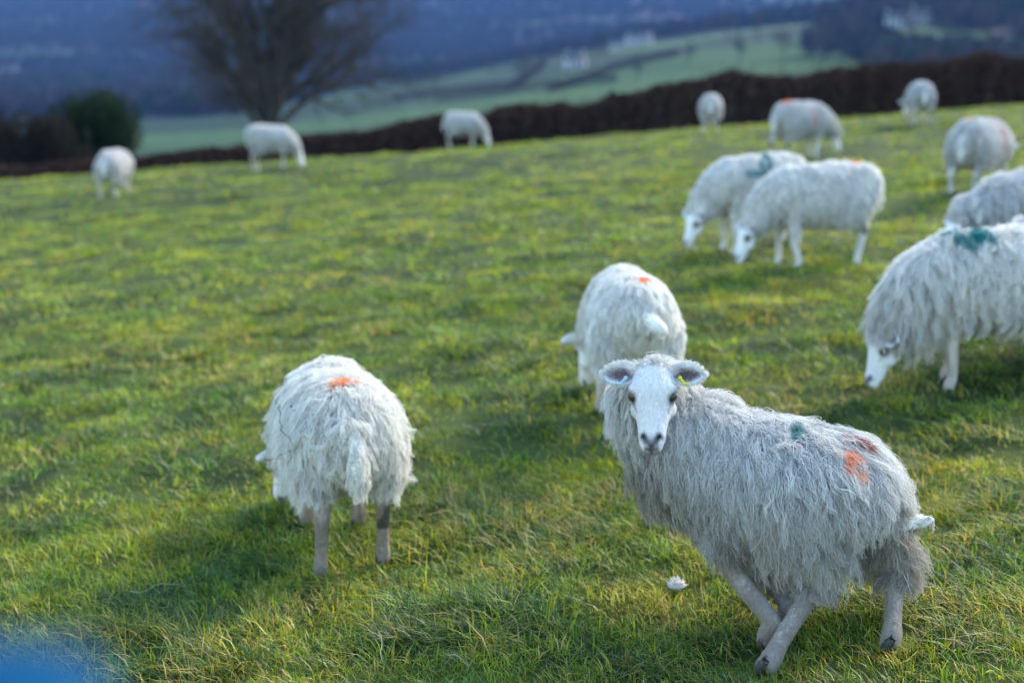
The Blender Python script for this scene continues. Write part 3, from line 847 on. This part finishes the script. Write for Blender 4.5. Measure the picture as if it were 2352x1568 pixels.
gr = link('grass', mesh_np('grass', v, f_, M_GRASS, smooth=False, col=c))
tag(gr, 'short green pasture grass with yellow and straw patches', kind='stuff')

# ------------------------------------------------------------------ hedge, bushes, trees
def leaf_quads(C, size, rg, cols, flat=0.0):
    n = len(C)
    a = rg.normal(0, 1, (n, 3)); a /= np.linalg.norm(a, axis=1, keepdims=True)
    b = np.cross(a, rg.normal(0, 1, (n, 3))); b /= np.linalg.norm(b, axis=1, keepdims=True)
    s_ = size * rg.uniform(.6, 1.4, (n, 1))
    V = np.stack([C - a * s_, C + b * s_ * .45, C + a * s_, C - b * s_ * .45], 1).reshape(-1, 3)
    F = np.arange(n * 4).reshape(-1, 4)
    cols = np.array(cols)
    c = cols[rg.integers(0, len(cols), n)] * rg.uniform(.7, 1.3, (n, 1))
    return V, F, np.repeat(c, 4, 0)

def branches(starts, dirs, lens, r0, r1, K, rg, wig, up=0.0):
    n = len(starts); t = np.linspace(0, 1, K)
    d = dirs[:, None] + np.cumsum(rg.normal(0, wig, (n, K, 3)), 1) + np.array([0, 0, up]) * t[None, :, None]
    d /= np.linalg.norm(d, axis=2, keepdims=True)
    d = d * (lens / (K - 1))[:, None, None]
    P = starts[:, None] + np.concatenate([np.zeros((n, 1, 3)), np.cumsum(d[:, :-1], 1)], 1)
    R = np.asarray(r0).reshape(-1, 1) * (1 - t)[None] + np.asarray(r1).reshape(-1, 1) * t[None]
    return P, R

def children(P, R, per, rg, spread, lf, t0=.25, up=.15):
    """start points, directions and lengths of branches growing from branches P"""
    n, K, _ = P.shape
    i = np.repeat(np.arange(n), per); tt = rg.uniform(t0, 1, len(i)); tt[::per] = 1.0
    k = np.minimum((tt * (K - 1)).astype(int), K - 2); fr = (tt * (K - 1) - k)[:, None]
    S = P[i, k] * (1 - fr) + P[i, k + 1] * fr
    T = P[i, k + 1] - P[i, k]; seg = np.linalg.norm(T, axis=1, keepdims=True); T = T / (seg + 1e-9)
    rad = (R[i, k] * (1 - fr[:, 0]) + R[i, k + 1] * fr[:, 0])
    q = rg.normal(0, 1, (len(i), 3)); q -= T * (q * T).sum(1, keepdims=True); q /= np.linalg.norm(q, axis=1, keepdims=True)
    D = T + q * spread * rg.uniform(.6, 1.3, (len(i), 1)) + np.array([0, 0, up])
    D /= np.linalg.norm(D, axis=1, keepdims=True)
    L = seg[:, 0] * (K - 1) * lf * rg.uniform(.6, 1.25, len(i)) * (1.1 - .45 * tt)
    return S, D, L, rad

def bare_tree_meshes(seed, H, stems, spread0, twigs=(6, 6, 6, 5), lean=(), first=.25, thick=1.0):
    rg = np.random.default_rng(seed)
    parts_t, parts_c = [], []
    st = np.array([[.025 * H * math.cos(a), .025 * H * math.sin(a), -.2] for a in np.arange(stems) * PI + .2]) if stems > 1 else np.array([[0, 0, -.2]])
    dr = np.array(lean) if len(lean) else unit([0, 0, 1])[None] + rg.normal(0, .08, (stems, 3))
    P0, R0 = branches(st, dr, np.full(stems, H * .62), np.full(stems, H * .024), np.full(stems, H * .009), 9, rg, .055, .25)
    R0[:, 0] *= 1.45
    parts_t.append(tubes(P0, R0, 9))
    P, R = P0, R0
    lev = [(.95, .72, first, .25), (.85, .62, .22, .16), (.90, .60, .2, .08), (.95, .62, .15, .0)]
    for q, (per, (spr, lf, t0, up)) in enumerate(zip(twigs, lev)):
        S, D, L, rad = children(P, R, per, rg, spr * spread0, lf, t0, up)
        K = (7, 6, 4, 3)[q]
        r0 = np.maximum(rad * (.62 if q < 2 else .48), H * .0006 * thick)
        P, R = branches(S, D, L, r0, np.maximum(r0 * .35, H * .0004 * thick), K, rg, (.10, .12, .16, .18)[q], (.25, .10, -.05, -.1)[q])
        v, f_ = tubes(P, R, (6, 4, 3, 3)[q])
        (parts_t if q < 1 else parts_c).append((v, f_))
    tv, tf, _ = merge(parts_t); cv, cf_, _ = merge(parts_c)
    rgc = rg.uniform(.7, 1.3, (len(cv), 1))
    tint = np.array([.068, .060, .052]) * rgc
    return mesh_np('trunk', tv, tf, M_BARK), mesh_np('crown', cv, cf_, M_TWIG, col=tint)

def place_tree(name, meshes, at, rz, sc, label, group=None):
    o = empty(name, (at[0], at[1], gz(*at) - .1 * sc), rz)
    tag(o, label, 'tree', group)
    o.scale = (sc, sc, sc)
    link('trunk', meshes[0], o); link('crown', meshes[1], o)
    return o

def on_ray(px, y): return (ray(px, 784)[0] * y, y)

big = bare_tree_meshes(11, 12.5, 2, 1.35, (12, 10, 9, 7), thick=.85, lean=[[-.10, 0, 1], [.14, .05, 1]], first=.33)
place_tree('bare_tree', big, on_ray(632, 52), 0, 1.0, 'large leafless twin-trunked tree standing beyond the hedge')

def hedge_mass(path, heights, depth, n, leaf, cols, rg, stems=0):
    """leafy hedge along a path of ground points"""
    path = np.array(path, float); heights = np.array(heights, float)
    t = rg.random(n) * (len(path) - 1); k = t.astype(int); f_ = (t - k)[:, None]
    p = path[k] * (1 - f_) + path[k + 1] * f_
    hh = heights[k] * (1 - f_[:, 0]) + heights[k + 1] * f_[:, 0]
    hh = hh * (.80 + .38 * fbm(p[:, 0] / .8 + 3, p[:, 1] / .8, 3))
    u_ = rg.random(n) ** .75
    prof = depth * (1 - .55 * u_ ** 2)
    off = rg.normal(0, .42, n) * prof
    tang = np.gradient(path, axis=0)[k]; tang /= np.linalg.norm(tang, axis=1, keepdims=True)
    q = p + np.stack([-tang[:, 1], tang[:, 0]], -1) * off[:, None]
    C = np.stack([q[:, 0], q[:, 1], G(q[:, 0], q[:, 1], False) + hh * u_], -1)
    return leaf_quads(C, leaf, rg, cols)

rg = np.random.default_rng(21)
BEECH = [(.070, .034, .025), (.050, .029, .024), (.034, .025, .023), (.085, .044, .029), (.038, .031, .026)]
hx = np.linspace(-16, 17, 34); hyy = 33.0 + .3 * np.sin(hx / 4)
hh = np.interp(hx, [-16, -11, -6, -3, 0, 3, 5, 9, 17], [.80, .62, .74, 1.0, 1.25, 1.40, 1.72, 1.65, 1.70])
hp = np.stack([hx, hyy], -1)
hr = empty('hedge', (0, 33, gz(0, 33)))
tag(hr, 'long dark red-brown hedge along the far edge of the pasture', 'hedge')
v, f_, c = hedge_mass(hp, hh * .84, .75, 125000, .050, BEECH, rg)
o = link('foliage', mesh_np('foliage', v, f_, M_TWIG, smooth=False, col=c), None); o.parent = hr; o.matrix_parent_inverse = Matrix.Translation(-hr.location)
ns = 2600
t = rg.random(ns) * 33; k = t.astype(int); f1 = (t - k)[:, None]; k2 = np.minimum(k + 1, 33)
p = hp[k] * (1 - f1) + hp[k2] * f1 + rg.normal(0, .22, (ns, 2))
S = np.stack([p[:, 0], p[:, 1], G(p[:, 0], p[:, 1], False) - .05], -1)
hl = (hh[k] * (1 - f1[:, 0]) + hh[k2] * f1[:, 0]) * rg.uniform(.7, 1.12, ns)
Pb, Rb = branches(S, unit([0, 0, 1])[None] + rg.normal(0, .22, (ns, 3)), hl, np.full(ns, .012), np.full(ns, .003), 5, rg, .10, .1)
v, f_ = tubes(Pb, Rb, 4)
o = link('stems', mesh_np('stems', v, f_, M_TWIG, col=np.tile((.075, .050, .042), (len(v), 1))), None); o.parent = hr; o.matrix_parent_inverse = Matrix.Translation(-hr.location)

def bush(name, at, w_, h_, n, leaf, cols, label, cat, seed, lobes=14, group=None, stem=True):
    rg = np.random.default_rng(seed)
    o = empty(name, (at[0], at[1], gz(*at) - .05))
    tag(o, label, cat, group)
    lc = rg.normal(0, .30, (lobes, 3)) * np.array([w_, w_, 0]) * .8
    lc[:, 2] = rg.uniform(.15, .80, lobes) * h_
    lc[:, :2] *= (1.15 - .75 * (lc[:, 2:] / h_))
    lr = rg.uniform(.20, .34, lobes) * min(w_, h_)
    i = rg.integers(0, lobes, n)
    d_ = rg.normal(0, 1, (n, 3)); d_ /= np.linalg.norm(d_, axis=1, keepdims=True)
    C = lc[i] + d_ * (lr[i] * rg.uniform(.55, 1.12, n))[:, None]
    C[:, 2] = np.abs(C[:, 2])
    v, f_, c = leaf_quads(C, leaf, rg, cols)
    link('crown', mesh_np('crown', v, f_, M_LEAF, smooth=False, col=c), o)
    if stem:
        ns = 9
        Pb, Rb = branches(rg.normal(0, .08, (ns, 3)) * [1, 1, 0], np.array([[0, 0, 1.]]) + rg.normal(0, .4, (ns, 3)), np.full(ns, h_ * .8), np.full(ns, .035 * h_), np.full(ns, .008 * h_), 6, rg, .15)
        v, f_ = tubes(Pb, Rb, 6)
        link('trunk', mesh_np('trunk', v, f_, M_BARK), o)
    return o
THICKET = [(.034, .020, .017), (.026, .018, .016), (.020, .020, .016)]
DARKLEAF = [(.018, .034, .012), (.013, .026, .010), (.024, .042, .014), (.030, .040, .020)]
bush('evergreen_bush', on_ray(256, 40), 2.8, 3.0, 26000, .06, DARKLEAF, 'dark green evergreen bush behind the hedge at the left', 'bush', 31)
bush('bramble_bush', on_ray(105, 38), 2.2, 2.3, 14000, .05, THICKET + [(.03, .036, .02)], 'low brown thicket between the evergreen bush and the picture edge', 'bush', 32)
bush('bramble_bush', on_ray(8, 39), 2.4, 3.0, 14000, .055, THICKET, 'tall reddish thicket at the left picture edge', 'bush', 33)

# trees and hedgerows across the valley
far_kinds = [bare_tree_meshes(50 + q, 10, 1, 1.15, (7, 6, 5, 4), thick=5.0) for q in range(3)]
far_spots = [(1000, 205, .9), (1130, 175, .8), (1195, 200, 1.15), (1243, 165, .8), (1520, 90, 1.0), (1465, 190, .9), (1620, 85, 1.1), (1670, 95, 1.2), (1740, 100, 1.2),
             (1800, 130, 1.1), (1890, 150, 1.3), (1955, 110, 1.2), (2010, 160, 1.2), (2090, 95, 1.3), (2180, 120, 1.3), (2270, 85, 1.2), (2330, 115, 1.2), (930, 150, .8), (1060, 140, .8), (1375, 130, .8), (1700, 150, 1.0), (1580, 150, .9)]
for q, (px_, py_, sc) in enumerate(far_spots):
    a_ = spot(px_, py_, 330)
    if a_[1] > 1400: continue
    place_tree('valley_tree', far_kinds[q % 3], a_, q * 1.3, sc * 1.3, 'hazy leafless tree among the far green fields beyond the hedge', 'trees on the far fields')

def hedgerow(pts, h_, label, seed):
    g2 = [spot(*p_, 330) for p_ in pts]
    rg = np.random.default_rng(seed)
    L_ = sum(math.dist(a_, b_) for a_, b_ in zip(g2, g2[1:]))
    n_ = int(min(9000, 60 * L_))
    q_ = np.array([np.interp(np.linspace(0, len(g2) - 1, 24), np.arange(len(g2)), [p_[i_] for p_ in g2]) for i_ in (0, 1)]).T
    v, f_, c = hedge_mass(q_, np.full(24, h_), 1.6, n_, .30, BEECH[1:4] + [(.035, .05, .025)], rg)
    tag(link('field_hedge', mesh_np('field_hedge', v, f_, M_LEAF, smooth=False, col=c)), label, 'hedge', 'hedges on the far fields')
for q, pts in enumerate([[(880, 205), (1100, 165), (1400, 128)], [(1000, 238), (1250, 205), (1420, 190)], [(1180, 205), (1230, 170), (1250, 150)], [(1300, 105), (1500, 85), (1680, 66)], [(1260, 215), (1400, 165), (1560, 130)], [(900, 235), (1050, 215), (1180, 205)]]):
    hedgerow(pts, 3.2, ['dark hedgerow climbing the far green slope', 'low hedgerow just above the brown hedge, below the far fields', 'short hedgerow crossing the middle of the far fields',
                        'hedgerow along the top of the bright far field', 'hedgerow slanting across the right half of the far fields', 'hedgerow at the low left end of the far fields'][q], 70 + q)

# woodland on the hills: nobody could count it
TREES = bpy.data.collections.new('wood_tree_kinds')
for q in range(4):
    rgw = np.random.default_rng(90 + q)
    C = rgw.normal(0, 1, (150, 3)); C /= np.linalg.norm(C, axis=1, keepdims=True)
    C = C * rgw.uniform(.5, 1.1, (150, 1)) * np.array([3.4, 3.4, 4.0]) + np.array([0, 0, 5.2])
    v, f_, c = leaf_quads(C, 1.25, rgw, [[(.075, .055, .058), (.06, .046, .05)], [(.040, .034, .040), (.05, .04, .045)], [(.06, .05, .045), (.045, .05, .035)]][q] if q < 3 else [(.020, .040, .022), (.028, .05, .026)])
    Pb, Rb = branches(np.zeros((3, 3)), np.array([[0, 0, 1.]]) + rgw.normal(0, .15, (3, 3)), np.full(3, 6.), np.full(3, .3), np.full(3, .1), 4, rgw, .1)
    v2, f2 = tubes(Pb, Rb, 4)
    vv, ff, cc = merge([(v, f_, c), (v2, f2, np.tile((.05, .042, .04), (len(v2), 1)))])
    TREES.objects.link(bpy.data.objects.new('wood_tree_' + 'abcd'[q], mesh_np('wood_tree', vv, ff, M_TWIG, smooth=False, col=cc)))
n0 = 30000
y = np.exp(rng.uniform(math.log(220), math.log(3100), n0)); x = rng.uniform(-.46, .46, n0) * y
wm = woods(x, y)
keep = rng.random(n0) < wm * np.clip(y / 900, .25, 1)
x, y = x[keep], y[keep]; n = len(x)
szw = rng.uniform(.75, 1.35, n) * (1 + .25 * smooth(1500, 2500, y))
scatter('wood', np.stack([x, y, G(x, y) - .3], -1), np.stack([np.zeros(n), np.zeros(n), rng.random(n) * 6.28], -1), np.stack([szw] * 3, -1), (rng.random(n) ** 1.3 * 4).astype(int), scatter_group('wood_scatter', TREES),
        label='blue hazy winter woodland covering the far hills')

# far houses
def house(px_, py_, w_, d_, h_, rz, label, n_win=3):
    a_ = on_ray(px_, py_)
    o = empty('house', (a_[0], a_[1], gz(*a_) - .2), rz); tag(o, label, 'house')
    x, y = w_ / 2, d_ / 2; r_ = h_ + d_ * .38
    V = np.array([[-x, -y, 0], [x, -y, 0], [x, y, 0], [-x, y, 0], [-x, -y, h_], [x, -y, h_], [x, y, h_], [-x, y, h_], [-x, 0, r_], [x, 0, r_]])
    link('wall', mesh_np('wall', V, [np.array([[0, 1, 5, 4], [2, 3, 7, 6]]), np.array([[1, 2, 6], [1, 6, 5], [3, 0, 4], [3, 4, 7], [5, 6, 9], [7, 4, 8]])], M_WALL, smooth=False), o)
    e = .35; k = .16
    V = []
    for s_ in (-1, 1):
        V += [[-x - e, s_ * (y + e), h_ - e * .7], [x + e, s_ * (y + e), h_ - e * .7], [x + e, 0, r_ + .05], [-x - e, 0, r_ + .05]]
    V = np.array(V); V = np.vstack([V, V + [0, 0, k]])
    F = np.array([[0, 1, 2, 3], [8, 9, 10, 11], [4, 5, 6, 7], [12, 13, 14, 15], [0, 1, 9, 8], [4, 5, 13, 12], [1, 2, 10, 9], [3, 0, 8, 11], [5, 6, 14, 13], [7, 4, 12, 15]])
    ro = link('roof', mesh_np('roof', V, F, M_ROOF, smooth=False), o)
    for s_ in (-.85, .85):
        v, f_ = box((s_ * x, 0, r_ + .5), (.7, .9, 1.6)); link('chimney', mesh_np('chimney', v, f_, M_WALL, smooth=False), ro)
    for i_ in range(n_win):
        for z_ in ((h_ * .28, h_ * .72) if h_ > 4 else (h_ * .5,)):
            cx = (-.5 + (i_ + .5) / n_win) * w_ * .9
            if z_ < h_ * .4 and i_ == n_win // 2:
                v, f_ = box((cx, -y - .03, 1.0), (1.0, .10, 2.0)); link('door', mesh_np('door', v, f_, M_DOOR, smooth=False), o); continue
            v, f_ = box((cx, -y - .02, z_), (1.1, .08, 1.2)); link('window', mesh_np('window', v, f_, M_GLASS, smooth=False), o)
house(72, 1290, 9, 6, 4.6, .1, 'white house in the hillside clearing at the far left')
house(38, 1280, 7, 5, 3.2, -.2, 'small pale cottage beside the white house at the far left', 2)
house(1455, 905, 16, 7, 4.8, .15, 'long white farmhouse at the top of the far green fields', 5)
house(1405, 895, 8, 6, 3.5, -.1, 'small white barn next to the long far farmhouse', 3)
house(1315, 640, 9, 6, 4.2, .2, 'pale cottage among trees on the far slope', 3)
house(2015, 645, 9, 6, 4.6, -.15, 'pale house in the woods at the upper right', 3)
house(2075, 650, 11, 6, 4.6, .1, 'wider pale house next to another in the upper right woods', 4)

# ------------------------------------------------------------------ small things in the grass
a_ = spot(1555, 1335)
fg = np.random.default_rng(5)
parts = []
n_ = 80
d_ = fg.normal(0, 1, (n_, 3)); d_[:, 2] = np.abs(d_[:, 2]) * .8; d_ /= np.linalg.norm(d_, axis=1, keepdims=True)
S = d_ * np.array([.020, .014, .014]); S[:, 2] += .030
Pb, Rb = branches(S * .4 + [0, 0, .02], d_, np.full(n_, .027), np.full(n_, .0022), np.full(n_, .0006), 6, fg, .55)
v, f_ = tubes(Pb, Rb, 4)
bv, bf, _ = ball((0, 0, .034), (.024, .018, .018), 14, 9)
bv = bv * [1.25, 1, .8] * (1 + .30 * fg.normal(0, 1, (len(bv), 1)) * .5)
allv = np.vstack([v, bv])
tuft = link('wool_tuft', mesh_np('wool_tuft', allv, [f_] + [q + len(v) for q in bf], M_FLUFF, col=np.tile((.82, .80, .80), (len(allv), 1))))
tuft.location = (a_[0], a_[1], gz(*a_) - .004); tag(tuft, 'small white tuft of wool lying in the grass before the turned sheep', 'wool tuft')

# bramble caught in the fleece of the sheep with its back turned
def skin_point(spec, px, py, out):
    V_, N_n = spec['_V'], spec['_N']
    c_, s_ = math.cos(PITCH), math.sin(PITCH)
    dx, dy, dzv = V_[:, 0], V_[:, 1], V_[:, 2] - CAM_Z
    fw = dy * c_ - dzv * s_; upv = dy * s_ + dzv * c_
    X, Y = 1176 + FPX * dx / fw, 784 - FPX * upv / fw
    d = np.hypot(X - px, Y - py) + np.where((N_n * np.stack([dx, dy, dzv], -1)).sum(1) > 0, 1e3, 0) + fw * 4
    i_ = d.argmin(); toc = unit(np.array([0, 0, CAM_Z]) - V_[i_])
    return V_[i_] + unit(N_n[i_] + toc) * out
def sprig(pts, r_):
    P_ = catmull([skin_point(B, *p_, .085) for p_ in pts], 6)
    P_ = P_ + np.random.default_rng(3).normal(0, .003, P_.shape)
    return tubes(P_[None], np.linspace(r_, r_ * .5, len(P_))[None], 5)
sp1 = sprig([(668, 925), (674, 955), (681, 990), (688, 1030), (690, 1062)], .0017)
sp2 = sprig([(640, 1046), (662, 1041), (690, 1040)], .0017)
v, f_, _ = merge([sp1, sp2])
cl = []
lv, lf_, lc_ = leaf_quads(np.array([skin_point(B, *p_, .09) for p_ in ((640, 1046), (650, 1042), (672, 930), (700, 948), (704, 956), (684, 985), (660, 1043))]), .011, fg, [(.03, .04, .04), (.04, .05, .05)])
tag(link('bramble_sprig', mesh_np('bramble_sprig', np.vstack([v, lv]), f_ + [lf_ + len(v)], M_TWIG, col=np.tile((.035, .04, .045), (len(v) + len(lv), 1)))),
    'thin dark bramble sprig caught in the fleece of the sheep with its back turned', 'bramble')

# a few fallen stalks lying on the turf
stalk = [((1030, 1515), (1085, 1550)), ((860, 1480), (890, 1535)), ((290, 1392), (420, 1370))]
for q, (p_, p2) in enumerate(stalk):
    a1, a2 = spot(*p_), spot(*p2)
    t = np.linspace(0, 1, 8)
    xx = a1[0] + (a2[0] - a1[0]) * t + .015 * np.sin(t * 4 + q); yy = a1[1] + (a2[1] - a1[1]) * t
    zz = G(xx, yy) + .045 + .008 * np.sin(t * 9 + q)
    v, f_ = tubes(np.stack([xx, yy, zz], -1)[None], np.linspace(.0016, .0009, 8)[None], 5)
    tag(link('dry_stalk', mesh_np('dry_stalk', v, f_, M_TWIG, col=np.tile((.34, .31, .22), (len(v), 1)))), 'thin pale dry stalk lying on the near grass', 'stalk', 'dry stalks on the near grass')

# ------------------------------------------------------------------ the post the photographer stands beside
px0, py0, top_z = -.196, .470, 1.628
g_ = gz(px0, py0)
post = empty('blue_post', (px0, py0, g_))
tag(post, 'blue painted steel post far out of focus in the bottom left corner', 'post')
H = top_z - g_
v, f_ = tubes(np.array([[[0, 0, -.35], [0, 0, .4], [0, 0, H - .012], [0, 0, H - .010]]]), np.array([[.048, .048, .048, .002]]), 28)
link('shaft', mesh_np('shaft', v, f_, M_GATE), post)
zc = np.array([0, .004, .012, .020, .026, .030]); rc = np.array([.053, .053, .050, .041, .026, .001])
v, f_ = tubes(np.stack([zc * 0, zc * 0, H - .03 + zc], -1)[None], rc[None], 28)
link('cap', mesh_np('cap', v, f_, M_GATE), post)
v, f_ = tubes(np.array([[[0, 0, -.02], [0, 0, .02], [0, 0, .03]]]), np.array([[.075, .075, .043]]), 20)
link('collar', mesh_np('collar', v, f_, M_GATE), post)

# ------------------------------------------------------------------ the air
v, f_ = box((0, 1500, 45), (6000, 3400, 200))
haze = link('haze', mesh_np('haze', v, f_, smooth=False))
m, nt, out = mat('haze')
pv = N(nt, 'ShaderNodeVolumePrincipled')
pv.inputs['Color'].default_value = (.09, .19, .44, 1)
pv.inputs['Density'].default_value = 2.6e-4
pv.inputs['Anisotropy'].default_value = 0.0
nt.links.new(pv.outputs[0], out.inputs['Volume'])
haze.data.materials.append(m)
tag(haze, kind='stuff')
